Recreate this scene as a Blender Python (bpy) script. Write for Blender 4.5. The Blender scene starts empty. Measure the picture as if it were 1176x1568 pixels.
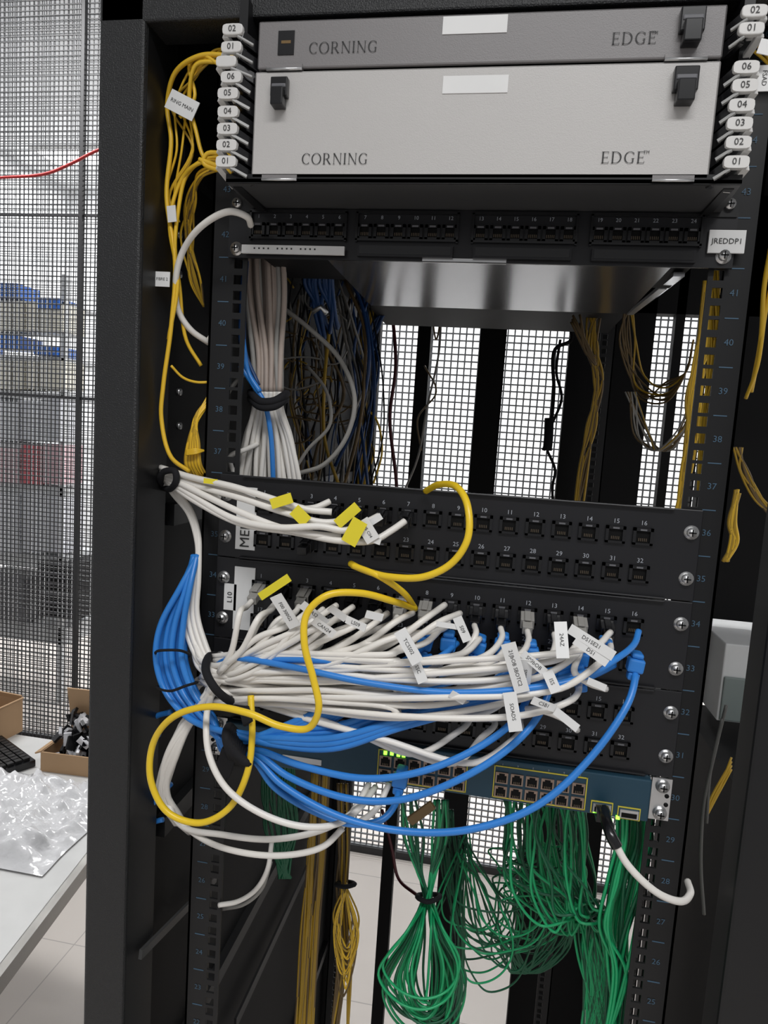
import bpy, math, random, numpy as np
from mathutils import Vector, Matrix, Euler, noise
random.seed(11)
scn=bpy.context.scene
scn.view_settings.view_transform='Standard'
# ---------------------------------------------------------------- camera (calibrated from the rack-unit numbers)
CL=Vector((.04982,-.68429,1.72248)); CE=Euler((1.45962,-.06394,.17163)); F=1045.0
cd=bpy.data.cameras.new('camera'); cam=bpy.data.objects.new('camera',cd); scn.collection.objects.link(cam); scn.camera=cam
cam.location=CL; cam.rotation_euler=CE; cd.sensor_fit='HORIZONTAL'; cd.sensor_width=36; cd.lens=F/1176*36; cd.clip_start=.01
RM=CE.to_matrix()
def ray(px,py): return RM@Vector(((px-588)/F,-(py-784)/F,-1))
def P(px,py,d=0.0):
    r=ray(px,py); return CL+r*((d-CL.y)/r.y)
def PZ(px,py,z):
    r=ray(px,py); return CL+r*((z-CL.z)/r.z)
def PX(px,py,x):
    r=ray(px,py); return CL+r*((x-CL.x)/r.x)
def pj(w):
    v=RM.transposed()@(Vector(w)-CL); return 588+F*v.x/-v.z, 784-F*v.y/-v.z
def U(n): return 0.05+0.04445*n
J=lambda a: random.uniform(-a,a)
# ---------------------------------------------------------------- materials
MATS={}
def mat(name,col,rough=.5,metal=0,bump=0,bscale=200,var=0,vscale=20,emit=0,trans=0,coat=0,spec=.5,alpha=1):
    if name in MATS: return MATS[name]
    m=bpy.data.materials.new(name); m.use_nodes=True; nt=m.node_tree; b=nt.nodes['Principled BSDF']
    b.inputs['Base Color'].default_value=(*col,1); b.inputs['Roughness'].default_value=rough; b.inputs['Metallic'].default_value=metal
    b.inputs['Specular IOR Level'].default_value=spec
    if coat: b.inputs['Coat Weight'].default_value=coat
    if emit: b.inputs['Emission Color'].default_value=(*col,1); b.inputs['Emission Strength'].default_value=emit
    tc=nt.nodes.new('ShaderNodeTexCoord')
    n=nt.nodes.new('ShaderNodeTexNoise'); n.inputs['Scale'].default_value=vscale; n.inputs['Detail'].default_value=3
    nt.links.new(tc.outputs['Object'],n.inputs['Vector'])
    v=var or .06
    mx=nt.nodes.new('ShaderNodeMix'); mx.data_type='RGBA'
    mx.inputs[6].default_value=(*[c*(1-v) for c in col],1); mx.inputs[7].default_value=(*[min(1,c*(1+v)) for c in col],1)
    nt.links.new(n.outputs['Fac'],mx.inputs[0]); nt.links.new(mx.outputs[2],b.inputs['Base Color'])
    if bump:
        n2=nt.nodes.new('ShaderNodeTexNoise'); n2.inputs['Scale'].default_value=bscale; n2.inputs['Detail'].default_value=2
        nt.links.new(tc.outputs['Object'],n2.inputs['Vector'])
        bp=nt.nodes.new('ShaderNodeBump'); bp.inputs['Strength'].default_value=bump; bp.inputs['Distance'].default_value=.001
        nt.links.new(n2.outputs['Fac'],bp.inputs['Height']); nt.links.new(bp.outputs['Normal'],b.inputs['Normal'])
    MATS[name]=m; return m
black=mat('black_powder_coat',(.016,.0165,.0175),.42,bump=.9,bscale=700,spec=.45)
black2=mat('black_satin_metal',(.009,.0092,.010),.42,spec=.35)
dark=mat('dark_interior_metal',(.005,.005,.0055),.6,spec=.2)
panelblk=mat('patch_panel_black',(.012,.012,.014),.36,spec=.4)
jackm=mat('jack_plastic_black',(.007,.007,.008),.22)
jackh=mat('jack_cavity',(.002,.002,.002),.6,spec=.2)
pins=mat('jack_pins',(.14,.11,.08),.35,.8)
greym=mat('enclosure_light_grey_paint',(.50,.485,.47),.42,bump=.15,bscale=1200,var=.02)
greyshade=mat('enclosure_shaded_grey_paint',(.20,.19,.19),.42,bump=.15,bscale=1200,var=.02)  # shade under the cabinet top put into upper door's colour; hinge leaves reuse it
steel=mat('zinc_steel',(.62,.62,.62),.3,.9)
traym=mat('tray_grey_metal',(.30,.30,.31),.17,.85)
whitep=mat('white_label',(.76,.76,.75),.5)
tabw=mat('tab_white_plastic',(.66,.65,.63),.4)
inkm=mat('black_ink',(.02,.02,.02),.6)
greyink=mat('grey_ink',(.36,.38,.42),.6)
blueink=mat('rail_number_blue',(.055,.11,.17),.6)
wc=mat('white_cable_jacket',(.80,.77,.72),.38,var=.05)
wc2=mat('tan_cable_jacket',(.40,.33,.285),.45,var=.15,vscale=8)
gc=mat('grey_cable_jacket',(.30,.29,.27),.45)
gcd=mat('dark_grey_cable_jacket',(.08,.08,.075),.5)
bc=mat('blue_cable_jacket',(.030,.215,.64),.35,var=.12,vscale=10)
bcd=mat('dark_blue_cable_jacket',(.012,.05,.16),.4)
yc=mat('yellow_cable_jacket',(.82,.56,.02),.35)
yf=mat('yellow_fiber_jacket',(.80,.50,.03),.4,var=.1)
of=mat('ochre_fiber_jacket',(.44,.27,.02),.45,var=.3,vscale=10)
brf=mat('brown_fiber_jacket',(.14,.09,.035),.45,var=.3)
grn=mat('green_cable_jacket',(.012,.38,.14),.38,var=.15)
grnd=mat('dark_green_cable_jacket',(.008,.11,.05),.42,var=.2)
redc=mat('red_cable_jacket',(.45,.02,.02),.4)
drc=mat('dark_red_cable_jacket',(.09,.012,.02),.4)
velc=mat('black_velcro',(.010,.010,.012),.85,spec=.3)
ytag=mat('yellow_tag',(.78,.66,.03),.5)
teal=mat('switch_teal_face',(.016,.055,.088),.4,.2)
silv=mat('port_silver',(.34,.25,.20),.35,.7)
yline=mat('yellow_outline',(.62,.52,.05),.5)
led=mat('green_led',(.25,1,.05),.4,emit=3)
card=mat('cardboard',(.42,.27,.15),.8,var=.1,vscale=12)
ge=mat('grey_equipment',(.12,.12,.13),.5)
# ---------------------------------------------------------------- mesh builder
def catmull(pts,seg=8,closed=False):
    pts=[Vector(p) for p in pts]; out=[]; n=len(pts)
    rng=range(n) if closed else range(n-1)
    for i in rng:
        if closed: p0,p1,p2,p3=pts[i-1],pts[i],pts[(i+1)%n],pts[(i+2)%n]
        else:
            p1,p2=pts[i],pts[i+1]; p0=pts[i-1] if i>0 else p1*2-p2; p3=pts[i+2] if i+2<n else p2*2-p1
        def dt(a,b): return max((b-a).length**.5,1e-5)
        t0=0;t1=t0+dt(p0,p1);t2=t1+dt(p1,p2);t3=t2+dt(p2,p3)
        for k in range(seg):
            t=t1+(t2-t1)*k/seg
            A1=p0*((t1-t)/(t1-t0))+p1*((t-t0)/(t1-t0)); A2=p1*((t2-t)/(t2-t1))+p2*((t-t1)/(t2-t1)); A3=p2*((t3-t)/(t3-t2))+p3*((t-t2)/(t3-t2))
            B1=A1*((t2-t)/(t2-t0))+A2*((t-t0)/(t2-t0)); B2=A2*((t3-t)/(t3-t1))+A3*((t-t1)/(t3-t1))
            out.append(B1*((t2-t)/(t2-t1))+B2*((t-t1)/(t2-t1)))
    if not closed: out.append(pts[-1].copy())
    return out
TXT={}
def textgeo(s):
    if s in TXT: return TXT[s]
    cu=bpy.data.curves.new('t','FONT'); cu.body=s; cu.size=1; cu.resolution_u=2; cu.align_x='CENTER'; cu.align_y='CENTER'
    o=bpy.data.objects.new('t',cu); scn.collection.objects.link(o)
    me=bpy.data.meshes.new_from_object(o.evaluated_get(bpy.context.evaluated_depsgraph_get()))
    v=[x.co.copy() for x in me.vertices]; f=[tuple(p.vertices) for p in me.polygons]
    bpy.data.objects.remove(o); bpy.data.curves.remove(cu); bpy.data.meshes.remove(me)
    TXT[s]=(v,f); return TXT[s]
def serif_word(word,track=.16):
    V=[];Fc=[]; x=0.0
    def quad(a,b,c,d):
        o=len(V); V.extend([a,b,c,d]); Fc.append((o,o+1,o+2,o+3))
    def rect(x0,y0,x1,y1): quad((x0,y0),(x1,y0),(x1,y1),(x0,y1))
    def arc(cx,cy,rx,ry,a0,a1,thin=.045,thick=.12,n=28):
        pr=None
        for i in range(n+1):
            a=math.radians(a0+(a1-a0)*i/n); t=thin+(thick-thin)*abs(math.cos(a))**1.5
            po=(cx+rx*math.cos(a),cy+ry*math.sin(a)); pi_=(cx+(rx-t)*math.cos(a),cy+(ry-t*.9)*math.sin(a))
            if pr: quad(pr[0],po,pi_,pr[1])
            pr=(po,pi_)
    def stem(xc,w=.12,y0=0,y1=1,s=True):
        rect(xc-w/2,y0,xc+w/2,y1)
        if s: rect(xc-w/2-.07,0,xc+w/2+.07,.04); rect(xc-w/2-.07,.96,xc+w/2+.07,1)
    for ch in word:
        if ch=='C': arc(x+.47,.5,.46,.51,48,312); rect(x+.76,.70,x+.80,.92); w=.82
        elif ch=='G': arc(x+.47,.5,.46,.51,48,300); rect(x+.76,.72,x+.80,.92); rect(x+.68,.05,x+.78,.42); rect(x+.60,.38,x+.84,.42); w=.88
        elif ch=='O': arc(x+.5,.5,.49,.52,0,360,n=40); w=1.0
        elif ch=='I': stem(x+.13); w=.27
        elif ch=='N':
            stem(x+.13,.05); stem(x+.80,.05); quad((x+.05,1),(x+.19,1),(x+.83,0),(x+.76,0)); w=.93
        elif ch=='R':
            stem(x+.14); rect(x+.18,.955,x+.38,1); rect(x+.18,.46,x+.38,.50); arc(x+.38,.735,.28,.265,-90,90)
            quad((x+.34,.48),(x+.46,.48),(x+.81,0),(x+.68,0)); rect(x+.66,0,x+.86,.04); w=.84
        elif ch=='D':
            stem(x+.14); rect(x+.18,.955,x+.38,1); rect(x+.18,0,x+.38,.045); arc(x+.36,.5,.50,.50,-90,90); w=.92
        elif ch=='E':
            stem(x+.14)
            rect(x+.18,.955,x+.60,1); rect(x+.18,.485,x+.52,.53); rect(x+.18,0,x+.62,.045)
            rect(x+.57,.83,x+.60,1); rect(x+.60,0,x+.63,.18); rect(x+.49,.42,x+.52,.60); w=.66
        else: w=.3
        x+=w+track
    W_=x-track
    return [Vector((a-W_/2,b-.5,0)) for a,b in V],Fc
class MB:
    def __init__(s): s.v=[];s.f=[];s.mi=[];s.sm=[];s.mats=[]
    def m(s,mt):
        if mt not in s.mats: s.mats.append(mt)
        return s.mats.index(mt)
    def add(s,v,f,mt,smooth=False):
        o=len(s.v); s.v+=[tuple(x) for x in v]; i=s.m(mt)
        for q in f: s.f.append(tuple(a+o for a in q)); s.mi.append(i); s.sm.append(smooth)
    def box(s,x0,x1,y0,y1,z0,z1,mt,M=None):
        if x0>x1:x0,x1=x1,x0
        if y0>y1:y0,y1=y1,y0
        if z0>z1:z0,z1=z1,z0
        v=[Vector((x,y,z)) for z in (z0,z1) for y in (y0,y1) for x in (x0,x1)]
        if M is not None: v=[M@a for a in v]
        s.add(v,[(0,2,3,1),(4,5,7,6),(0,1,5,4),(2,6,7,3),(0,4,6,2),(1,3,7,5)],mt)
    def bar(s,a,b,w,t,mt,up=(0,-1,0)):
        a=Vector(a);b=Vector(b);d=(b-a);l=d.length;d.normalize();u=Vector(up);sd=u.cross(d).normalized();u=d.cross(sd).normalized()
        M=Matrix((( d.x,sd.x,u.x,a.x),(d.y,sd.y,u.y,a.y),(d.z,sd.z,u.z,a.z),(0,0,0,1)))
        s.box(0,l,-w/2,w/2,-t/2,t/2,mt,M); return M,l
    def tube(s,pts,r,mt,n=8,closed=False,r2=None):
        N=len(pts); T=[]
        for i in range(N):
            a=pts[i-1] if (i>0 or closed) else pts[i]; b=pts[(i+1)%N] if (i<N-1 or closed) else pts[i]
            d=(b-a); T.append(d.normalized() if d.length>1e-9 else Vector((0,0,1)))
        u=T[0].orthogonal().normalized(); v=[]
        for i in range(N):
            u=(u-T[i]*u.dot(T[i])); u=u.normalized() if u.length>1e-6 else T[i].orthogonal().normalized()
            w=T[i].cross(u)
            rr=r if r2 is None else r+(r2-r)*i/(N-1)
            for k in range(n):
                a=2*math.pi*k/n; v.append(pts[i]+(u*math.cos(a)+w*math.sin(a))*rr)
        f=[]
        for i in range(N if closed else N-1):
            j=(i+1)%N
            for k in range(n): f.append((i*n+k,i*n+(k+1)%n,j*n+(k+1)%n,j*n+k))
        if not closed: f.append(tuple(range(n-1,-1,-1))); f.append(tuple((N-1)*n+k for k in range(n)))
        s.add(v,f,mt,True)
    def cable(s,pix,r,mt,seg=8,n=8):
        pts=[p if isinstance(p,Vector) else P(*p) for p in pix]
        c=catmull(pts,seg); s.tube(c,r,mt,n); return c
    def disc(s,c,r,t,mt,n=16,axis='y',hole=None):
        c=Vector(c)
        ax={'y':Vector((0,-1,0)),'z':Vector((0,0,1)),'x':Vector((1,0,0))}[axis]
        s.tube([c,c+ax*t],r,mt,n)
    def text(s,st,size,loc,mt,sx=1,rot=0,M=None):
        v,f=textgeo(st)
        if M is None:
            c,sn=math.cos(rot),math.sin(rot); loc=Vector(loc)
            v=[loc+Vector(((a.x*sx*c-a.y*sn)*size,0,(a.x*sx*sn+a.y*c)*size)) for a in v]
        else: v=[M@Vector((a.x*size*sx,a.y*size,0)) for a in v]
        s.add(v,f,mt)
    def serif(s,st,h,width,loc,mt):
        v,f=serif_word(st); w=max(a.x for a in v)-min(a.x for a in v); k=width/w; loc=Vector(loc)
        s.add([loc+Vector((a.x*k,0,a.y*h)) for a in v],f,mt)
    def build(s,name,parent=None,bevel=0):
        me=bpy.data.meshes.new(name); me.from_pydata(s.v,[],s.f)
        for m in s.mats: me.materials.append(m)
        me.polygons.foreach_set('material_index',s.mi); me.polygons.foreach_set('use_smooth',s.sm); me.update()
        o=bpy.data.objects.new(name,me); scn.collection.objects.link(o)
        if parent: o.parent=parent
        if bevel:
            b=o.modifiers.new('bevel','BEVEL'); b.width=bevel; b.segments=2; b.limit_method='ANGLE'
        return o
def empty(name):
    e=bpy.data.objects.new(name,None); scn.collection.objects.link(e); return e
def lerp(a,b,t): return a+(b-a)*t
def screw(mb,x,z,y=-.003,r=.0055):
    mb.disc((x,y+.002,z),r*1.25,.0025,steel,16); mb.disc((x,y,z),r*.85,.005,steel,12)
    mb.box(x-r*.6,x+r*.6,y-.0055,y-.0045,z-.0006,z+.0006,dark); mb.box(x-.0006,x+.0006,y-.0055,y-.0045,z-r*.6,z+r*.6,dark)
# ================================================================ ROOM
CH=3.75
fl=mat('floor_tile_cream',(.60,.56,.52),.35,var=.03,vscale=3)
nt=fl.node_tree; b=nt.nodes['Principled BSDF']; tc=[n for n in nt.nodes if n.type=='TEX_COORD'][0]
br=nt.nodes.new('ShaderNodeTexBrick'); br.offset=0; br.inputs['Scale'].default_value=1; br.inputs['Brick Width'].default_value=.6; br.inputs['Row Height'].default_value=.6
br.inputs['Mortar Size'].default_value=.002; br.inputs['Color1'].default_value=(.62,.57,.53,1); br.inputs['Color2'].default_value=(.60,.555,.515,1); br.inputs['Mortar'].default_value=(.40,.37,.35,1)
nt.links.new(tc.outputs['Object'],br.inputs['Vector']); nt.links.new(br.outputs['Color'],b.inputs['Base Color'])
wallm=mat('wall_white_paint',(.80,.81,.82),.7,var=.02,vscale=2)
wallg=mat('wall_grey_paint',(.62,.63,.64),.7,var=.05,vscale=2)
ceilm=mat('ceiling_white',(.72,.73,.74),.8,var=.02)
def solid(name,x0,x1,y0,y1,z0,z1,mt,parent=None):
    m=MB(); m.box(x0,x1,y0,y1,z0,z1,mt); return m.build(name,parent)
solid('floor',-4,4,-3,5.2,-.1,0,fl)
solid('wall_back',-4,4,5.2,5.3,0,CH,wallm)
solid('wall_left',-4.1,-4,-3,5.2,0,CH,wallg)
solid('wall_right',4,4.1,-3,5.2,0,CH,wallm)
solid('ceiling',-4,4,.8,5.2,CH,CH+.1,ceilm)
lampm=mat('lamp_diffuser',(1,1,1),.5,emit=6)
def area(name,loc,sx,sy,e,rot=(0,0,0)):
    l=bpy.data.lights.new(name,'AREA'); l.shape='RECTANGLE'; l.size=sx; l.size_y=sy; l.energy=e
    o=bpy.data.objects.new(name,l); scn.collection.objects.link(o); o.location=loc; o.rotation_euler=rot; return o
for i,(x,y,e) in enumerate([(-3.1,4.4,75),(.2,3.6,120),(2.4,3.6,90)]):
    m=MB(); m.box(x-.55,x+.55,y-.12,y+.12,CH-.038,CH,lampm); m.box(x-.6,x+.6,y-.16,y+.16,CH-.025,CH-.001,tabw); m.build('ceiling_light')
    area('ceiling_light_area',(x,y,CH-.05),1.2,.35,e)
area('ceiling_light_area',(-2.0,1.2,3.6),1.2,.35,62)
area('ceiling_light_front',(.3,-1.3,3.0),1.3,.6,50,(math.radians(-22),0,0))
w=bpy.data.worlds.new('world'); scn.world=w; w.use_nodes=True; w.node_tree.nodes['Background'].inputs[0].default_value=(.98,.98,1,1); w.node_tree.nodes['Background'].inputs[1].default_value=.36
# ---- cage wire mesh walls
wire=mat('mesh_wire_grey',(.20,.21,.22),.4,.3)
wireb=mat('mesh_wire_black',(.018,.018,.02),.5)
wirel=mat('mesh_wire_galvanised',(.42,.43,.44),.4,.3)
def meshwall(m,x0,x1,y,z0,z1,px,pz,t,mt):
    x=x0
    while x<x1: m.box(x-t/2,x+t/2,y,y+t,z0,z1,mt); x+=px
    z=z0
    while z<z1: m.box(x0,x1,y-t,y,z-t/2,z+t/2,mt); z+=pz
CY=1.95
m=MB(); meshwall(m,-.55,2.6,CY,.03,CH,.0255,.0255,.0056,wire); m.box(-.55,2.6,CY-.015,CY+.015,0,.03,wireb); m.build('cage_mesh_fence')
m=MB(); meshwall(m,-3.0,-.56,CY,.03,CH,.0190,.0190,.0033,wireb)
z=P(70,607,CY).z; m.box(-3,-.56,CY-.012,CY+.004,z-.006,z+.006,wireb)
z=P(70,330,CY).z; m.box(-3,-.56,CY-.008,CY+.004,z-.004,z+.004,wireb)
m.box(P(122,700,CY).x-.006,P(122,700,CY).x+.008,CY-.02,CY,.03,CH,wireb); m.box(-3,-.56,CY-.015,CY+.015,0,.03,wireb)
m.build('cage_mesh_fence')
m=MB(); meshwall(m,-3.4,-.56,CY+.5,.03,CH,.026,.026,.0035,wirel); m.box(-3.4,-.56,CY+.49,CY+.52,0,.03,wireb); m.build('cage_mesh_fence')
# ---- clutter behind the left mesh
shelfm=mat('shelf_grey',(.45,.46,.47),.5)
bluebin=mat('blue_bin_plastic',(.02,.12,.48),.4)
cream=mat('cream_box',(.66,.63,.54),.6)
pink=mat('red_box',(.50,.11,.13),.6)
D=2.9
def pb(mb,x0,y0,x1,y1,d,th,mt):
    a=P(x0,(y0),d);b=P(x1,y1,d); mb.box(a.x,b.x,d,d+th,b.z,a.z,mt)
root=empty('storage_shelf')
m=MB()
for y in (460,545,600,680,745,850,960): pb(m,-150,y-3,100,y+3,D,.4,shelfm)
for x in (-148,98):
    a=P(x,420,D); m.box(a.x-.015,a.x+.015,D,D+.03,0,a.z,shelfm); m.box(a.x-.015,a.x+.015,D+.37,D+.4,0,a.z,shelfm)
m.build('shelf_frame',root)
m=MB()
for x0,x1,y0,y1,mt in [(-30,26,432,456,bluebin),(58,90,455,474,bluebin),(-20,30,512,534,bluebin),(52,86,528,545,bluebin),(-60,-34,515,540,bluebin)]: pb(m,x0,y0,x1,y1,D-.03,.2,mt)
m.build('blue_storage_bins',root)
m=MB()
pale=mat('pale_box',(.55,.56,.60),.6); pkk=mat('pale_pink_box',(.55,.36,.39),.6)
for k in range(-5,5):
    pb(m,k*20,463+J(3),k*20+17,508,D-.02,.2,cream); pb(m,k*20,552,k*20+17,596,D-.02,.2,cream)
for k in range(-3,3): pb(m,k*32,610+J(6),k*32+29,676,D-.02,.2,pale)
for k in range(-3,3): pb(m,k*33,684+J(4),k*33+30,742,D-.02,.2,pink if k%2 else pkk)
for k in range(-3,3): pb(m,k*33,760+J(8),k*33+30,848,D-.02,.2,pale)
m.build('stored_boxes',root)
m=MB()
pb(m,58,858,118,950,D-.05,.3,dark); pb(m,-40,880,36,955,D-.03,.3,ge)
for k in range(6): pb(m,60,863+k*15,116,866+k*15,D-.055,.01,ge)
m.build('stored_equipment',root)
m=MB(); m.cable([(-60,276,1.6),(0,272,1.6),(70,266,1.6),(110,250,1.6),(150,230,1.6),(200,215,1.6)],.0055,redc); m.build('red_cable')
# ---- table
TZ=.75
a=PZ(135,1322,TZ); b2=PZ(0,1500,TZ)
sh=Vector((-.02,0,0)); a+=sh; b2+=sh
m=MB(); tabm=mat('table_top_white',(.56,.56,.55),.4); alu=mat('table_edge_aluminium',(.35,.34,.32),.35,.8)
dirv=(b2-a).normalized(); far=a-dirv*.50; near=a+dirv*.75
left=Vector((-1.6,0,0)); zt=Vector((0,0,-.03))
q=[far,near,near+left,far+left]; v=q+[p+zt for p in q]
m.add(v,[(0,1,2,3)[::-1],(4,5,6,7),(0,4,5,1),(1,5,6,2),(2,6,7,3),(3,7,4,0)],tabm)
m.bar(far+Vector((.008,0,-.017)),near+Vector((.008,0,-.017)),.018,.034,alu,(0,0,1))
for p in (far+Vector((-.06,-.05,0)),near+Vector((-.06,.06,0)),near+left+Vector((.06,.06,0)),far+left+Vector((.06,-.05,0))):
    m.box(p.x-.02,p.x+.02,p.y-.02,p.y+.02,0,TZ-.03,alu)
m.build('work_table')
def cbox(name,c,w,dp,h,rz,fl_=(1,1)):
    m=MB(); M=Matrix.Translation(c)@Matrix.Rotation(rz,4,'Z'); t=.004
    m.box(-w/2,w/2,-dp/2,dp/2,0,t,card,M)
    for s in (-1,1):
        m.box(s*w/2-t/2,s*w/2+t/2,-dp/2,dp/2,0,h,card,M); m.box(-w/2,w/2,s*dp/2-t/2,s*dp/2+t/2,0,h,card,M)
    FM=M@Matrix.Translation((0,dp/2,h))@Matrix.Rotation(math.radians(12),4,'X'); m.box(-w/2,w/2,-t/2,t/2,0,fl_[0],card,FM)
    FM=M@Matrix.Translation((w/2,0,h))@Matrix.Rotation(math.radians(30),4,'Y'); m.box(-t/2,t/2,-dp/2,dp/2,0,fl_[1],card,FM)
    FM=M@Matrix.Translation((-w/2,0,h))@Matrix.Rotation(math.radians(-110),4,'Y'); m.box(-t/2,t/2,-dp/2,dp/2,0,fl_[1],card,FM)
    return m.build(name)
c=PZ(97,1186,TZ); wbox=(PZ(140,1186,TZ)-PZ(55,1186,TZ)).length
cbox('cardboard_box',Vector((c.x,c.y+.08,TZ)),wbox,.15,.055,.05,(.14,.02))
c3=PZ(-48,1135,TZ); cbox('cardboard_box',Vector((c3.x-.01,c3.y+.06,TZ)),.20,.11,.10,-.1,(.015,.01))
m=MB(); bag=mat('clear_plastic_bag',(.6,.6,.62),.12,var=.5,vscale=40)
cc=Vector((c.x,c.y+.07,TZ+.07))
for k in range(80):
    M=Matrix.Translation(cc+Vector((J(.055),J(.045),J(.055))))@Euler((J(3),J(3),J(3))).to_matrix().to_4x4()
    m.box(-.018,.018,-.010,.010,-.004,.004,random.choice([dark,jackm,jackm,bag,bag]),M)
m.build('bagged_adapters')
m=MB(); c=PZ(22,1172,TZ)
M=Matrix.Translation(c+Vector((-.05,0,.002)))@Matrix.Rotation(-.5,4,'Z'); m.box(-.2,.09,-.06,.06,0,.018,jackm,M)
for i in range(15):
    for j in range(5): m.box(-.193+i*.0185,-.193+i*.0185+.015,-.052+j*.021,-.052+j*.021+.017,.018,.026,black2,M)
m.build('keyboard')
m=MB(); wrap=mat('bubble_wrap_plastic',(.62,.62,.63),.16,bump=1,bscale=90,var=.2,vscale=12,coat=.6)
N=60; vv=[];ff=[]
o=PZ(60,1262,TZ)
for j in range(N+1):
    for i in range(N+1):
        x=o.x-.42+.55*i/N; y=o.y-.17+.36*j/N
        e=min(i,N-i,j,N-j)/6; e=min(1,e)
        h=.004+e*(.05*abs(noise.noise(Vector((x*7,y*7,1))))+.04*abs(noise.noise(Vector((x*19,y*19,3))))+.018*abs(noise.noise(Vector((x*55,y*55,5)))))
        vv.append((x+.01*noise.noise(Vector((x*9,y*9,9))),y,TZ+h))
for j in range(N):
    for i in range(N): a0=j*(N+1)+i; ff.append((a0,a0+1,a0+N+2,a0+N+1))
m.add(vv,ff,wrap,True); m.build('bubble_wrap_sheet')
# ================================================================ RACK CABINET
rack=empty('server_rack')
m=MB()
x0=P(141,700,-.06).x; x1=P(207,700,-.06).x
m.box(x0,x1,-.06,-.022,0.0,2.4,black); m.build('front_post_left',rack,.003)
m=MB(); xe=PX(233,700,x1).y
m.box(x1-.012,x1+.0005,-.055,xe+.03,0,2.4,black2); m.build('front_post_return',rack)
m=MB(); xr=P(1121,1560,-.06).x-.012
m.box(xr,xr+.05,-.06,-.02,0,2.4,black2); m.build('front_post_right',rack,.003)
m=MB(); zt=P(760,12,-.06).z; m.box(x0,xr+.05,-.06,-.02,zt,zt+.1,black); m.box(x0,xr+.05,-.02,1.0,zt+.06,zt+.09,black2); m.build('top_cover',rack,.002)
m=MB(); sx=-.315
m.box(sx-.006,sx,0.0,1.0,0.05,2.3,dark)
for z in (.35,.9,1.25,1.62,2.0): m.box(sx,sx+.012,.02,.98,z-.012,z+.012,black2)
for pyy in (600,652,420,360):
    w_=PX(272,pyy,sx); m.tube([w_,w_+Vector((.004,0,0))],.004,steel,10)
m.build('side_panel_left',rack)
def rail(mb,y,sgn,n0=1,n1=47,num=True,mt=black2,xc=.2325,wi=.0095,wo=.03):
    h=.0047; t=.0025; xh=sgn*xc
    xin=xh-sgn*wi; xout=xh+sgn*wo
    z0=U(n0)-.022; z1=U(n1)+.022
    mb.box(xin,xh-sgn*h,y,y+t,z0,z1,mt); mb.box(xh+sgn*h,xout,y,y+t,z0,z1,mt)
    hz=[]
    for n in range(n0,n1+1): hz+= [U(n)-.0159,U(n),U(n)+.0159]
    prev=z0
    for z in hz: mb.box(xh-h,xh+h,y,y+t,prev,z-h,mt); prev=z+h
    mb.box(xh-h,xh+h,y,y+t,prev,z1,mt)
    mb.box(xout-sgn*.0025,xout,y,y+.06,z0,z1,mt)
    if num:
        for n in range(n0,n1+1):
            mb.text(str(n),.0085,(sgn*.2475,y-.0006,U(n)),blueink)
            mb.box(sgn*.2475-.006,sgn*.2475+.006,y-.0005,y,U(n)+.0215,U(n)+.0225,blueink)
for s,nm in ((-1,'left'),(1,'right')):
    m=MB(); rail(m,0.0035,s); m.build('front_rail_'+nm,rack)
    m=MB(); rail(m,.75,s,num=False,wo=.02); m.build('rear_rail_'+nm,rack)
m=MB()
for a0,b0 in ((540,576),(633,653),(728,768),(864,992)):
    a=P(a0,610,1.0);b=P(b0,610,1.0); m.box(a.x,b.x,1.0,1.03,0,2.4,dark)
a=P(700,470,1.0); m.box(-.36,.62,1.0,1.04,a.z,2.4,dark)
m.build('rear_frame',rack)
m=MB()
for a0,b0 in ((1022,1036),(1084,1115)):
    a=P(a0,610,1.0);b=P(b0,610,1.0); m.box(a.x,b.x,1.0,1.03,0,2.4,dark)
a=P(1118,610,1.0); zc=P(1120,950,1.0).z; m.box(a.x,a.x+.3,1.0,1.03,zc,2.4,dark)
m.box(a.x-.02,a.x+.3,.6,1.05,.0,P(1110,1105,.9).z-.02,dark)
rail(m,.78,1,num=False,xc=.428,wi=.009,wo=.008)
m.box(.36,.62,.0,1.0,2.3,2.34,dark)
m.build('neighbouring_rack_frame',rack)
m=MB(); a=P(1096,1030,.9);b3=P(1150,1100,.9)
wcab=mat('white_cabinet_paint',(.70,.71,.71),.5); gcab=mat('grey_green_front',(.22,.26,.25),.5)
m.box(a.x,a.x+.16,.86,1.2,b3.z,P(1110,985,.86).z,wcab)
m.box(a.x+.004,a.x+.156,.853,.86,b3.z+.004,P(1110,1035,.86).z,gcab); m.build('white_equipment_unit',bevel=.003)
m=MB()
zt0=P(760,402,0).z; ty=PZ(760,474,zt0).y
m.box(P(500,400,0).x,P(1030,400,0).x,.003,ty,zt0,zt0+.003,traym)
m.box(P(500,400,0).x,P(1030,400,0).x,.003,.005,zt0,zt0+.012,traym)
m.box(P(647,404,0).x,P(775,404,0).x,-.004,.003,zt0-.001,zt0+.002,steel)
m.box(-.2,.23,.06,.7,zt0+.05,zt0+.2,dark)
m.bar(P(1015,440,.1),P(965,480,.3),.008,.004,steel,(0,0,1)); m.bar(P(1040,420,.02),P(985,465,.3),.01,.004,traym,(0,0,1))
m.build('equipment_tray')
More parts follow.
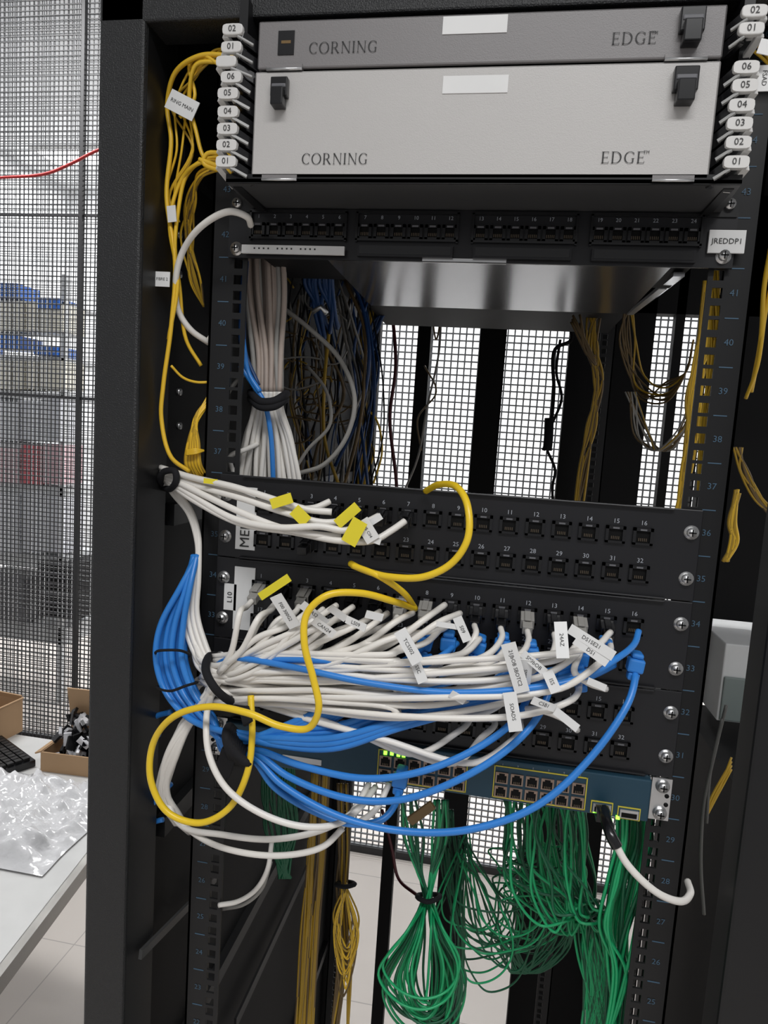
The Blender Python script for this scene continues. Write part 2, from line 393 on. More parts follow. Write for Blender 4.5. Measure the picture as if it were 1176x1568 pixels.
# ================================================================ FIBER ENCLOSURES
FY=-.082
clipg=mat('clip_grey_plastic',(.35,.35,.34),.4)
def enclosure(tl,tr,br,bl,paint,txty,sticker,name,tabsL,tabsR,knobs,hinge):
    root=empty(name)
    zb=(P(*bl,FY).z+P(*br,FY).z)/2; ztp=(P(*tl,FY).z+P(*tr,FY).z)/2
    xl=(P(*bl,FY).x+P(*tl,FY).x)/2; xr=(P(*br,FY).x+P(*tr,FY).x)/2
    m=MB()
    m.box(xl,xr,FY,FY+.004,zb,ztp,paint); m.box(xl,xl+.003,FY,FY+.02,zb,ztp,paint); m.box(xr-.003,xr,FY,FY+.02,zb,ztp,paint); m.box(xl,xr,FY,FY+.02,ztp-.003,ztp,paint)
    m.build('door',root,.0015)
    m=MB()
    m.box(xl+.004,xr-.004,FY+.012,.2,zb+.004,ztp-.002,black2)
    for hx in hinge:
        a=P(hx,bl[1]+ (br[1]-bl[1])*(hx-bl[0])/(br[0]-bl[0]),FY); m.box(a.x-.016,a.x+.016,FY-.0012,FY+.004,zb-.001,zb+.003,greyshade)
        m.tube([Vector((a.x-.016,FY-.001,zb-.001)),Vector((a.x+.016,FY-.001,zb-.001))],.0013,steel,8)
    m.build('housing',root)
    m=MB()
    for (sx0,sy0,sx1,sy1) in sticker:
        a=P(sx0,sy0,FY);b=P(sx1,sy1,FY); m.box(a.x,b.x,FY-.0006,FY,b.z,a.z,whitep)
    for (tx_,ty_,st,wd) in txty:
        if st=='TM': m.text(st,.0035,P(tx_,ty_,FY-.0007),inkm)
        else: m.serif(st,.0090,wd,P(tx_,ty_,FY-.0007),inkm)
    m.build('label_print',root)
    m=MB()
    for (kx,ky,kw,kh) in knobs:
        c=P(kx,ky,FY); w_=kw/1.78/1000; h_=kh/1.78/1000
        m.box(c.x-w_*.5,c.x+w_*.5,FY-.007,FY,c.z-h_*.1,c.z+h_*.5,jackm)
        m.box(c.x-w_*.36,c.x+w_*.36,FY-.012,FY-.0,c.z-h_*.42,c.z+h_*.12,jackm)
        m.box(c.x-w_*.42,c.x+w_*.42,FY-.008,FY-.006,c.z+h_*.15,c.z+h_*.28,ge)
    m.build('latch',root,.0018)
    m=MB()
    for side,tabs in ((-1,tabsL),(1,tabsR)):
        for i,(x_,y_,st) in enumerate(tabs):
            c=P(x_,y_,FY-.006); w_=.0094; h_=.0047
            pts=[]
            for k in range(16):
                a=2*math.pi*k/16; ca,sa=math.cos(a),math.sin(a)
                pts.append(Vector((c.x+math.copysign(abs(ca)**.5,ca)*w_,0,c.z+math.copysign(abs(sa)**.5,sa)*h_)))
            v=[Vector((p.x,FY-.008,p.z)) for p in pts]+[Vector((p.x,FY-.003,p.z)) for p in pts]
            m.add(v,[tuple(range(15,-1,-1)),tuple(range(16,32))]+[(k,(k+1)%16,16+(k+1)%16,16+k) for k in range(16)],tabw)
            m.text(st,.0072,(c.x,FY-.0085,c.z),inkm)
            ex=(xl-.001) if side<0 else (xr+.001)
            m.bar((c.x-side*.006,FY-.003,c.z-.004),(ex,FY+.01,c.z-.010),.010,.006,jackm,(0,-1,.2))
            m.bar((c.x-side*.004,FY-.006,c.z-.005),(ex-side*-.002,FY-.002,c.z-.011),.0022,.003,clipg,(0,-1,.2))
            m.bar((c.x+side*.008,FY-.004,c.z-.003),(c.x+side*.002,FY+.02,c.z-.012),.006,.004,tabw,(0,0,1))
    m.build('fiber_routing_tabs',root,.0008)
    return root,xl,xr,zb,ztp
r2_,xl,xr_,zb2,zt2=enclosure((390,107),(1105,95),(1085,277),(385,272),greym,[(512,243,'CORNING',.058),(954,241,'EDGE',.0335),(990,233,'TM',0)],[(679,117,777,142)],'fiber_enclosure',
  [(355,119,'06'),(350,144,'05'),(350,172,'04'),(349,198,'03'),(348,223,'02'),(347,248,'01')],[(1142,104,'06'),(1140,132,'05'),(1135,162,'04'),(1132,190,'03'),(1130,219,'02'),(1127,249,'01')],[(430,148,27,48),(1047,138,33,54)],[(428),(1030)])
r1_,xl1,xr1,zb1,zt1=enclosure((398,25),(1113,14),(1108,90),(392,104),greyshade,[(525,72,'CORNING',.059),(971,58,'EDGE',.0335),(1003,50,'TM',0)],[(679,26,776,50)],'fiber_enclosure',
  [(357,46,'02'),(355,73,'01'),(347,95,'')],[(1155,18,'02'),(1150,45,'01')],[(1057,48,33,54)],[(436),(1050)])
m=MB(); a=P(427,48,FY); b=P(450,84,FY); m.box(a.x,b.x,FY-.0008,FY+.001,b.z,a.z,jackm); m.box(a.x+.003,b.x-.003,FY-.001,FY,b.z+.009,a.z-.008,mat('brown_latch',(.16,.09,.02),.5)); m.build('latch_slot',r1_)
m=MB()
fl_=P(346,272,FY); fr_=P(1136,281,FY); zt_=zb2-.003
bl_=P(386,326,-.004); brr=P(1104,322,-.004); zz=P(745,322,-.004).z
v=[Vector((fl_.x,FY,zt_)),Vector((fr_.x,FY,zt_)),Vector((brr.x,-.004,zz)),Vector((bl_.x,-.004,zz))]
v2=[p+Vector((0,0,.003)) for p in v]
m.add(v+v2,[(0,1,2,3)[::-1],(4,5,6,7),(0,4,5,1),(1,5,6,2),(2,6,7,3),(3,7,4,0)],mat('tray_black_satin',(.06,.06,.062),.36))
m.box(fl_.x,fr_.x,FY,FY+.002,zt_-.0005,zt_+.007,black2)
for s,xx in ((-1,fl_.x+.006),(1,fr_.x-.006)): m.box(xx-.004,xx+.004,FY+.012,0.0,zt_,zt_+.16,black2)
m.box(-.24,-.215,-.0045,-.002,zz-.004,zz+.02,black2); m.box(.215,.24,-.0045,-.002,zz-.004,zz+.02,black2)
m.build('mounting_shelf',r2_)
# ================================================================ PATCH PANELS
def jack(mb,x,z,y=-.003,w=.0185,h=.0165,gold=.0):
    y0=y
    mb.box(x-w/2,x+w/2,y0-.003,y0,z+h/2-.003,z+h/2,jackm); mb.box(x-w/2,x+w/2,y0-.003,y0,z-h/2,z-h/2+.0022,jackm)
    mb.box(x-w/2,x-w/2+.0028,y0-.003,y0,z-h/2,z+h/2,jackm); mb.box(x+w/2-.0028,x+w/2,y0-.003,y0,z-h/2,z+h/2,jackm)
    mb.box(x-w/2+.002,x+w/2-.002,y0-.0004,y0,z-h/2,z+h/2,jackh)
    for k in range(5): mb.box(x-.0038+k*.0017,x-.0038+k*.0017+.0008,y0-.0012,y0-.0004,z-h/2+.0035,z-h/2+.0065,pins)
    mb.box(x-.003,x+.003,y0-.0034,y0-.003,z+h/2-.0026,z+h/2-.001,ge)
def jx(i): return -.1905+.0253*i
def pport(top,row,i): return Vector((jx(i),-.004,(U(top)-.0075) if row==0 else (U(top-1)+.0005)))
for pi,top in enumerate((36,34,32)):
    m=MB(); root=empty('patch_panel')
    zb_=U(top-1)-.0218; zt_=U(top)+.0218
    m.box(-.2413,.2413,-.003,-.0005,zb_,zt_,panelblk)
    m.box(-.215,.215,-.007,-.003,zt_-.002,zt_,panelblk); m.box(-.215,.215,-.007,-.003,zb_,zb_+.002,panelblk)
    m.box(-.21,.21,-.0005,.03,zb_+.003,zt_-.003,dark)
    m.build('faceplate',root,.0008)
    m=MB()
    for r in (0,1):
        for i in range(16):
            p=pport(top,r,i); jack(m,p.x,p.z)
            m.text(str(i+1+16*r),.0062,(p.x,-.0036,p.z+.0128),greyink)
    for s in (-1,1):
        for n in (top,top-1): screw(m,s*.2325,U(n)+.0)
    m.build('jacks',root)
m=MB(); a=P(364,745,-.004);b=P(390,843,-.004); m.box(a.x,b.x,-.0045,-.003,b.z,a.z,whitep); m.text('MEL 1',.015,((a.x+b.x)/2,-.0052,(a.z+b.z)/2-.012),inkm,1,math.pi/2)
a=P(360,867,-.004);b=P(387,966,-.004); m.box(a.x,b.x,-.0045,-.003,b.z,a.z,whitep)
a=P(344,893,-.004);b=P(361,935,-.004); m.box(a.x,b.x,-.0045,-.003,b.z,a.z,whitep); m.text('L10',.008,((a.x+b.x)/2,-.0052,(a.z+b.z)/2),inkm,1,math.pi/2)
m.build('panel_label_strip')
m=MB(); root=empty('patch_panel')
zt_=P(745,324,0).z; zb_=P(745,404,0).z
m.box(-.2413,.2413,-.003,-.0005,zb_,zt_,panelblk); m.box(-.21,.21,-.0005,.1,zb_+.004,zt_-.002,dark)
zl=P(745,376,0).z
groups=[(383,531),(545,702),(722,884),(903,1075)]
for g,(ga,gb) in enumerate(groups):
    xa=P(ga,360,-.004).x; xb=P(gb,360,-.004).x
    m.box(xa,xb,-.007,-.003,zl+.001,zl+.003,jackm); m.box(xa,xb,-.007,-.003,zl+.0265,zl+.029,jackm); m.box(xa,xa+.002,-.007,-.003,zl,zl+.028,jackm); m.box(xb-.002,xb,-.007,-.003,zl,zl+.028,jackm)
    if g: m.box(xa+.003,xb-.004,-.008,-.003,zb_+.003,zl-.003,panelblk); m.box(xa+.005,xb-.006,-.0085,-.008,zb_+.005,zl-.004,jackm)
    for k in range(6):
        x=xa+(xb-xa)*(k+.5)/6; jack(m,x,zl+.010,w=.0145,h=.014)
        m.text(str(g*6+k+1),.005,(x,-.0036,zl+.0235),greyink)
for s in (-1,1):
    for pyy in ((314,382) if s<0 else (316,394)):
        z=P(358 if s<0 else 1115,pyy,0).z; screw(m,s*.2325,z)
m.build('faceplate',root)
m=MB(); a=P(371,375,-.01);b=P(527,391,-.01); m.box(a.x,b.x,-.0115,-.0085,b.z,a.z,whitep)
for k in range(16): m.box(a.x+.008+k*.0048,a.x+.0095+k*.0048,-.0118,-.0115,b.z+.004,b.z+.0055,inkm) if k%5 else None
m.build('label_strip',root)
m=MB(); a=P(1087,352,-.006);b=P(1139,388,-.006); m.box(a.x,b.x,-.0065,-.004,b.z,a.z,whitep); m.text('JREDDP1',.0068,((a.x+b.x)/2,-.007,(a.z+b.z)/2),inkm); m.build('side_label',root)
# ================================================================ SWITCH
root=empty('network_switch'); SY=-.012
m=MB(); z0=U(30)-.0215; z1=U(30)+.0215
m.box(-.2205,.2205,SY,.25,z0,z1,teal); m.build('chassis',root,.0015)
m=MB()
m.box(.2215,.2413,-.004,-.001,z0,z1,steel); m.box(.2205,.2225,-.004,.04,z0,z1,steel); m.box(-.2413,-.2215,-.004,-.001,z0,z1,steel)
for s in (-1,1):
    for dz in (-.014,.014): screw(m,s*.2325,U(30)+dz,-.005)
    for dz in (-.005,.004): m.disc((s*.2375,-.0035,U(30)+dz),.0022,.001,dark,10)
m.build('mounting_ears',root)
m=MB()
def sport(x,z,w=.0125,h=.0115):
    m.box(x-w/2,x+w/2,SY-.0015,SY,z-h/2,z+h/2,silv); m.box(x-w/2+.0015,x+w/2-.0015,SY-.0018,SY-.0015,z-h/2+.0012,z+h/2-.003,jackh)
    m.box(x-.0028,x+.0028,SY-.0018,SY-.0015,z+h/2-.003,z+h/2-.001,jackh)
    for k in range(4): m.box(x-.003+k*.0017,x-.003+k*.0017+.0008,SY-.0021,SY-.0018,z-h/2+.0015,z-h/2+.004,pins)
for (pa,pb_) in ((578,713),(757,898)):
    xa=P(pa,1185,SY).x; xb=P(pb_,1205,SY).x
    for zz_ in (z0+.003,z1-.007): m.box(xa,xb,SY-.001,SY,zz_,zz_+.001,yline)
    for xx in (xa,xb): m.box(xx-.0005,xx+.0005,SY-.001,SY,z0+.003,z1-.006,yline)
    n=6
    for k in range(n):
        x=xa+(xb-xa)*(k+.5)/n
        for r in (0,1): sport(x,U(30)-.0095+r*.0145-.002)
        m.text(str(k*2+1),.003,(x,SY-.0004,z1-.0045),greyink)
for (pa,ya,pb_,yb) in ((905,1226,937,1248),(946,1235,979,1257)):
    a=P(pa,ya,SY);b=P(pb_,yb,SY)
    m.box(a.x,b.x,SY-.001,SY,b.z-.0,a.z+.001,yline); m.box(a.x+.001,b.x-.001,SY-.0014,SY-.001,b.z+.001,a.z,teal); m.box(a.x+.002,b.x-.002,SY-.003,SY-.0014,b.z+.002,a.z-.001,steel); m.box(a.x+.0035,b.x-.0035,SY-.0034,SY-.003,b.z+.003,a.z-.004,jackh)
a=P(433,1155,SY);b=P(492,1172,SY); m.box(a.x,b.x,SY-.001,SY,b.z,a.z,whitep)
m.build('port_blocks',root)
m=MB()
for x_,y_ in ((590,1153),(600,1154),(610,1156),(618,1157),(911,1242),(946,1252)):
    c=P(x_,y_,SY-.001); m.box(c.x-.0018,c.x+.0018,SY-.0015,SY,c.z-.0018,c.z+.0018,led)
m.build('status_lights',root)
# ================================================================ CABLES
m=MB()
for k in range(38):
    u=(k%12)/11; lay=k//12; d=.05+lay*.010+J(.004)
    xt=376+u*56+J(4); xm=392+u*38+J(2); xb=364+u*97+J(4)
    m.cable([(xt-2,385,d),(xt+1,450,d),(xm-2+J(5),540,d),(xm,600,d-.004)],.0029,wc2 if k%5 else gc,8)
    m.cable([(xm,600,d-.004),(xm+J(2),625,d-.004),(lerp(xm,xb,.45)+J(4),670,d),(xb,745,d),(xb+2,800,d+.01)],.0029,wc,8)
m.cable([(368,560,.03),(388,590,.03),(404,615,.03),(414,660,.035),(419,745,.04)],.0029,bc)
m.cable([(372,520,.03),(380,570,.03),(398,600,.028)],.0029,bc)
for k in range(2): m.cable([(374+4*k,400,.035),(369+5*k,470,.035),(371+5*k,540,.035),(392+4*k,590,.035)],.0024,bcd)
c=[P(388,606,.03),P(400,615,.022),P(420,614,.022),P(434,606,.03),P(430,602,.09),P(392,600,.09)]
m.tube(catmull(c,6,True),.0045,velc,8,True); m.tube([p+Vector((0,0,-.006)) for p in catmull(c,6,True)],.004,velc,8,True)
m.build('riser_cable_bundle')
m=MB()
m.cable([(428,468,.1),(470,500,.1),(520,550,.1),(543,610,.1),(530,670,.1),(495,712,.1),(450,728,.1),(420,750,.1)],.0028,gc)
m.cable([(470,560,.15),(500,600,.14),(505,650,.14),(470,690,.14),(440,740,.14)],.0022,gc)
m.cable([(340,640,.05),(345,610,.05),(375,575,.06),(400,590,.06)],.0025,gc)
m.cable([(365,740,.03),(352,700,.03),(372,690,.03),(395,680,.05)],.0028,wc)
m.build('grey_cable_loop')
m=MB()
for k in range(52):
    x=random.uniform(440,565); d=random.uniform(.25,.6); y0=random.uniform(400,470)
    a=random.choice([-1,1])*random.uniform(8,40)
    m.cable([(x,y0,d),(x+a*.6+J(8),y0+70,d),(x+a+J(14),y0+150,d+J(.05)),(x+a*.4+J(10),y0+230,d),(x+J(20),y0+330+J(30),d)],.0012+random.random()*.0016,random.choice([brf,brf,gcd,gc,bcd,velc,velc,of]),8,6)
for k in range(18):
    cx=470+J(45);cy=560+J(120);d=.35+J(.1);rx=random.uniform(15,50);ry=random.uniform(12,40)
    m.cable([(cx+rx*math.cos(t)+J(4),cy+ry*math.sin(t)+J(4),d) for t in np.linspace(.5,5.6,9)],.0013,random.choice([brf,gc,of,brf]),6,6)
m.build('rack_interior_cable_clutter')
m=MB()
for k in range(12):
    x=478+k*3
    m.cable([(x+J(6),398,.12),(x-4+J(8),430,.13),(x+J(6),465,.15),(x+8+J(10),500+J(20),.2)],.0027,bcd,8)
for k in range(5): m.cable([(585+k*3,470,.6),(575+J(8),500,.6),(565+J(10),530,.6),(540+J(8),560,.6)],.003,bcd)
m.tube([P(478,478,.1),P(492,470,.1),P(500,480,.1)],.003,steel,8)
m.build('dark_blue_cable_bundle')
m=MB()
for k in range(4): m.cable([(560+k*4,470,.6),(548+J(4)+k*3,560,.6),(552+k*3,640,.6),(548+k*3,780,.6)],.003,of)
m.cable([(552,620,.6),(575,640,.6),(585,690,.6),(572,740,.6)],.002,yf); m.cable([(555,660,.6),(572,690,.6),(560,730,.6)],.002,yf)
m.build('orange_fiber_bundle')
m=MB()
m.cable([(600,470,.85),(606,560,.85),(597,640,.85),(607,740,.85),(606,800,.85)],.004,drc)
m.cable([(585,1240,.5),(600,1300,.5),(610,1345,.5),(640,1372,.45)],.003,drc)
m.build('dark_red_cable')
m=MB()
m.cable([(676,470,.9),(672,540,.9),(655,620,.9),(640,700,.9),(620,750,.9)],.0025,gc)
m.cable([(660,470,.9),(668,520,.9),(676,480,.9)],.002,brf); m.cable([(650,560,.9),(668,600,.9),(640,640,.9),(645,690,.9)],.002,brf)
m.build('thin_grey_cable')
m=MB()
m.cable([(868,485,.85),(875,520,.85),(850,535,.85),(848,600,.85),(842,660,.85),(832,690,.85)],.004,velc)
m.cable([(858,520,.86),(852,570,.86),(860,610,.86),(845,650,.86)],.003,velc)
m.tube([P(841,640,.85),P(840,670,.85),P(838,690,.85)],.010,velc); m.cable([(838,690,.85),(850,720,.85),(846,745,.85),(848,790,.85)],.003,velc)
m.build('hanging_power_cable')
m=MB()
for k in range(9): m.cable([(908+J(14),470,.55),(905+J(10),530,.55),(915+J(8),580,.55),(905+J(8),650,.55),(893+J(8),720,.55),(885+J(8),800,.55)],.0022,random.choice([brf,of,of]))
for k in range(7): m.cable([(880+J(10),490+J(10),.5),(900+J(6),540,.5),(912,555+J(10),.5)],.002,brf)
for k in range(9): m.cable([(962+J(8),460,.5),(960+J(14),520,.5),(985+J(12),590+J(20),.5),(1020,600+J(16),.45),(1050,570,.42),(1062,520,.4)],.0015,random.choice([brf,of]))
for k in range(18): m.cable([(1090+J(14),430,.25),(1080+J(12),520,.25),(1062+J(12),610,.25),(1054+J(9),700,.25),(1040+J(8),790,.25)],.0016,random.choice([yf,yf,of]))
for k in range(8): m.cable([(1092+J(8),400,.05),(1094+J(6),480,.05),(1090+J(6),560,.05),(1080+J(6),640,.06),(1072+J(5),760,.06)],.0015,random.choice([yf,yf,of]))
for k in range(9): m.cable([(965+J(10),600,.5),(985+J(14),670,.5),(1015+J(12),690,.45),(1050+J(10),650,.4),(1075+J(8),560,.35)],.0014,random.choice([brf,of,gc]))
m.build('tan_fiber_loops')
m=MB()
m.cable([(1180,380,.1),(1170,440,.1),(1165,520,.1),(1150,600,.12)],.0025,yf); m.cable([(1184,420,.1),(1172,480,.1),(1160,560,.1),(1142,610,.12)],.002,yf)
for k in range(10): m.cable([(1112+J(10),80+J(6),-.03),(1140+J(8),62+J(10),-.03),(1165+J(6),75+J(10),-.02),(1185,100+J(12),-.01)],.0013,random.choice([yf,of]))
for k in range(7): m.cable([(1130+J(8),685,.35),(1140+J(8),720+J(8),.35),(1162+J(8),760+J(8),.35),(1185,790+J(8),.35)],.0016,random.choice([brf,of]),8,6)
for k in range(10): m.cable([(1130+J(4),755+J(6),.3),(1120+J(8),800,.3),(1122+J(8),830,.3),(1110+J(5),860,.3)],.002,random.choice([of,yf,of]),8,6)
m.build('yellow_fiber_cable')
m=MB(); m.cable([(1112,1080,.2),(1095,1150,.2),(1078,1230,.2),(1073,1320,.2),(1078,1400,.2)],.0022,gcd); m.cable([(1106,1100,.2),(1088,1180,.2),(1082,1260,.2)],.002,gcd)
for k in range(4): m.cable([(1120,1160+6*k,.3),(1090+J(5),1225,.3),(1082,1250+J(6),.3)],.0016,of)
m.build('grey_cable')
m=MB()
def yfib(pts,r=.0017,mt=yf): m.cable(pts,r,mt,8,8)
yfib([(385,95,-.03),(345,85,-.04),(305,86,-.04),(268,112,-.03),(256,160,-.02),(262,215,-.02),(255,300,-.02),(268,400,-.02),(262,500,-.02),(250,590,-.02),(247,640,-.02),(262,700,-.02),(290,722,-.01)],.0023)
yfib([(380,105,-.03),(330,95,-.04),(300,100,-.04),(290,150,-.03),(300,200,-.03),(315,245,-.03),(345,258,-.03)],.002)
yfib([(345,240,-.03),(312,245,-.03),(285,270,-.02),(272,330,-.02),(268,380,-.02),(275,440,-.01),(285,520,0),(308,560,.01)],.0020)
yfib([(345,247,-.03),(305,250,-.03),(278,275,-.02),(260,340,-.02),(272,430,-.02),(258,520,-.02)],.002)
yfib([(385,88,-.03),(340,100,-.04),(312,85,-.04),(290,100,-.03),(298,150,-.03),(275,180,-.03)],.0018)
yfib([(262,560,-.02),(280,578,-.01),(300,585,0),(325,585,.01)],.0014)
yfib([(385,262,-.04),(345,262,-.04),(312,250,-.04),(318,235,-.04),(385,248,-.04)],.0022)
yfib([(385,268,-.04),(340,256,-.04),(305,244,-.04)],.0022)
for k in range(5):
    yfib([(360+J(8),80+J(14),-.03),(325+J(8),85+J(8),-.035),(300+J(8),110+J(14),-.03),(275+J(14),160+J(10),-.02),(285+J(16),230,-.02),(262+J(8),300,-.01),(270+J(10),340,-.01)],.0012,random.choice([yf,of]))
for k in range(14):
    yfib([(340,255+J(6),-.03),(308+J(6),268+J(6),-.02),(292+J(8),310,0),(288+J(12),360,.02),(300+J(10),430,.03),(312,470,.04)],.0012,random.choice([yf,of,of,brf]))
for k in range(16):
    yfib([(322+J(4),612+J(6),.01),(302+J(3),640+J(6),0),(287+k*1.2,680+J(5),0),(284+k*1.6,712,0),(296+k*1.6,728+J(3),.01),(326,728+J(4),.02)],.0013,yf if k%3 else of)
for k in range(4): yfib([(285,690+k*2,-.008),(300,688+k*2,-.008),(312,690,0)],.0012,yf)
m.build('yellow_fiber_bundle')
m=MB()
def tag(mb,x0,y0,x1,y1,wpx,d,mt=whitep,text=None,tilt=0.0,ts=.004):
    a=P(x0,y0,d);b=P(x1,y1,d+tilt); sc=(d-CL.y)/F
    M,l=mb.bar(a,b,wpx*sc*1.05,.0009,mt,(0,-1,0))
    if text:
        M2=M@Matrix.Translation((l/2,0,.0007))
        mb.text(text,ts,None,inkm,1,0,M2)
tag(m,258,150,300,172,28,-.035,text='RING MAIN',ts=.005); tag(m,262,315,264,340,14,-.025); tag(m,237,427,260,428,22,-.03,text='FIBRE 2',ts=.004); tag(m,1162,70,1185,75,18,-.09); tag(m,1172,100,1168,140,20,-.08,text='FSAD',ts=.005)
m.build('fiber_label_tags')
m=MB()
m.cable([(384,345,-.03),(378,332,-.045),(352,324,-.05),(310,345,-.045),(280,385,-.03),(269,430,-.02),(273,475,-.01),(292,505,0),(320,525,.015)],.0032,wc)
m.cable([(350,492,.01),(335,500,.012),(318,522,.015)],.0028,wc)
m.build('white_cable_loop')
m=MB(); tg=MB(); plugs=MB()
def plug(mb,w,mt,down=.5):
    M=Matrix.Translation(w)@Matrix.Rotation(math.radians(18*down),4,'X')
    mb.box(-.0066,.0066,-.016,.001,-.0052,.0052,mt,M); mb.box(-.0048,.0048,-.027,-.016,-.0042,.0042,mt,M); mb.box(-.003,.003,-.018,-.002,.0052,.0072,mt,M)
    return M@Vector((0,-.027,0))
ur=[[(246,716,-.01),(290,730,-.03),(360,746,-.05),(430,768,-.06),(470,780,-.06),(508,784,-.055)],
[(248,722,-.01),(300,743,-.03),(370,763,-.05),(440,786,-.06),(495,800,-.06),(530,797,-.055)],
[(250,727,-.01),(300,752,-.035),(370,785,-.055),(430,808,-.065),(480,818,-.065),(522,822,-.06)],
[(252,732,-.01),(300,762,-.035),(360,795,-.055),(430,808,-.07),(490,806,-.07),(530,812,-.065),(560,800,-.055),(580,790,-.04)],
[(254,736,-.01),(300,768,-.035),(370,802,-.055),(450,815,-.06),(520,828,-.065),(570,828,-.06),(600,812,-.05),(620,798,-.04)],
[(250,720,.0),(300,738,-.02),(350,752,-.04),(400,770,-.05),(440,778,-.05),(480,778,-.04),(505,768,-.03)]]
for pts in ur: m.cable(pts,.0033,wc)
for k in range(5): m.cable([(325+k*3,744+k*5,-.02),(285+k*2,733+k*4,-.02),(256,722+k*5,-.005),(246,724+k*4,0),(256,745,.0)],.003,wc)
for k in range(3): m.cable([(250+k*4,725,0),(262+k*5,752,-.005),(288+k*3,785,-.01),(300+k*2,820,-.015),(303+k,850,-.02),(294+k*5,890,-.025),(288+k*7,940,-.03),(300+k*8,990,-.04),(325+k*4,1030,-.05)],.0029,wc)
c=[P(246,730,-.02),P(252,722,-.025),P(268,722,-.03),P(270,735,-.03),P(262,748,-.02),P(250,745,0)]
m.tube(catmull(c,6,True),.0035,velc,8,True)
m.build('white_patch_cable_group')
for i in range(0,7):
    w_=pport(36,0,i)
    if i>=2: plug(plugs,w_,jackm,.6)
plug(plugs,pport(36,1,2),jackm)
tag(tg,415,772,447,762,16,-.068,ytag); tag(tg,450,780,470,800,20,-.068,ytag); tag(tg,516,803,548,775,16,-.068,ytag); tag(tg,533,832,552,797,24,-.074,ytag); tag(tg,312,736,333,738,8,-.045,ytag)
tag(tg,553,797,572,828,22,-.07,whitep,'C05 C04'); tag(tg,562,822,583,830,10,-.068); tag(tg,560,805,584,790,10,-.066)
m=MB()
G=(330,1038)
ports=[]
for i in range(0,15): ports.append((34,0,i))
for i in range(1,14): ports.append((34,1,i))
for i in (9,10,11): ports.append((32,0,i))
for i in (1,2,3,4,5): ports.append((34,0,i))
for idx,(top,row,i) in enumerate(ports):
    w_=pport(top,row,i); ex=plug(plugs,w_,jackm if random.random()<.75 else gc,1.0)
    x,y=pj(ex)
    gx=G[0]+J(6); gy=G[1]+((i/15)*26-10)+ (8 if row else -4)+J(12); gd=-.045+J(.022)
    base=-.055-.035*random.random()
    if i<=8:
        dx=x-G[0]
        pts=[ex,(x-8-J(3),y+9,-.042),(x-.22*dx-6,y+26+J(9),base),(x-.55*dx,lerp(y,gy,.55)+18+J(12),base),(x-.85*dx,gy-2+J(7),base+.01),(gx,gy,gd)]
    else:
        sag=20+J(12)
        pts=[ex,(x+2,y+14,-.045),(x-14+J(6),y+36+J(6),base),(x-70+J(14),y+62+J(12),base-.01),(lerp(x,G[0],.45),lerp(y+70,gy+22,.45)+sag*.3,base-.015),(lerp(x,G[0],.75),lerp(y+70,gy+12,.8)+8+J(6),base),(gx,gy,gd)]
    if idx%3==0:
        pts+=[(305+J(4),1010+J(8),-.035+J(.01)),(290+J(6),960,-.03),(288+J(6),910,-.025),(301+J(3),862,-.02)]
    elif idx%3==1:
        pts+=[(318+J(6),1070+J(6),-.05+J(.01)),(285+J(8),1110,-.04),(258+J(8),1170,-.03),(250+J(7),1220,-.02),(275+J(6),1262,0)]
    else:
        pts+=[(308+J(5),1045+J(5),-.02),(300,1060,0.03),(296,1080,.08)]
    m.cable(pts,.0030,wc)
for ys,xe_,ye in ((1020,740,1015),(1035,800,1030),(1048,850,1008),(1062,790,1052),(1075,720,1068),(1012,700,1000),(1002,640,985),(1028,900,990),(1070,600,1082),(1008,560,1000),(1041,640,1045)):
    m.cable([(325,ys+J(6),-.05),(400,ys-4+J(5),-.08),(500,ys+J(5),-.09),(600,lerp(ys,ye,.5)+8,-.095),(max(610,xe_-60),ye+12,-.09),(xe_+10,ye,-.075),(xe_+35,ye-22,-.045)],.003,wc)
for k in range(8):
    x=450+k*34+J(8); m.cable([(x-120,1020+J(14),-.075),(x-60,985+J(10),-.085),(x-15,955+J(8),-.08),(x+18+J(8),932+J(8),-.05)],.003,wc)
m.cable([(800,1085,-.07),(830,1088,-.085),(862,1100,-.08),(884,1118,-.06)],.003,wc)
m.cable([(888,1000,-.06),(880,1030,-.08),(900,1045,-.08),(928,1055,-.06)],.003,wc)
c=[P(318,1008,-.06),P(316,1030,-.085),P(330,1055,-.095),P(350,1072,-.08),P(352,1060,-.03),P(335,1010,-.01)]
m.tube(catmull(c,6,True),.0042,velc,8,True)
m.build('white_network_cable_bundle')
plugs.build('network_plugs',bevel=.0006)
T=[(422,912,452,960,20,'F00 300G2'),(462,925,500,955,14,'AS2'),(480,950,512,972,14,'CAN24'),(612,965,640,1015,20,'TCSS02'),(632,1005,648,1045,16,'SSC'),(700,945,716,982,14,'S09'),(668,955,712,962,8,None),
(778,985,800,1060,22,'21JbOB SBOTC2'),(800,1000,835,1030,12,'S09bOB'),(806,1010,800,1060,20,'S09SOB'),(780,1060,790,1120,20,'SOADS'),(858,952,862,1008,18,'24AZ'),(872,962,940,1005,15,'DS1SE21'),(880,980,930,1016,12,'DS1'),
(690,1062,712,1074,12,None),(815,1072,850,1085,12,'C5B1'),(850,1088,885,1116,12,None),(900,1042,928,1054,10,None),(838,1028,852,1060,16,'ISS'),(560,940,586,946,12,None),(505,930,530,948,12,None),(530,948,560,962,12,'LS09')]
for k,(a0,b0,a1,b1,w_,tx_) in enumerate(T): tag(tg,a0,b0,a1,b1,w_,-.102-.002*(k%4),whitep,tx_,J(.012),.0047)
tag(tg,398,914,443,884,13,-.06,ytag)
tg.build('cable_label_tags')
m=MB(); bp=MB()
def blue(pts,r=.0033): m.cable(pts,r,bc,8,10)
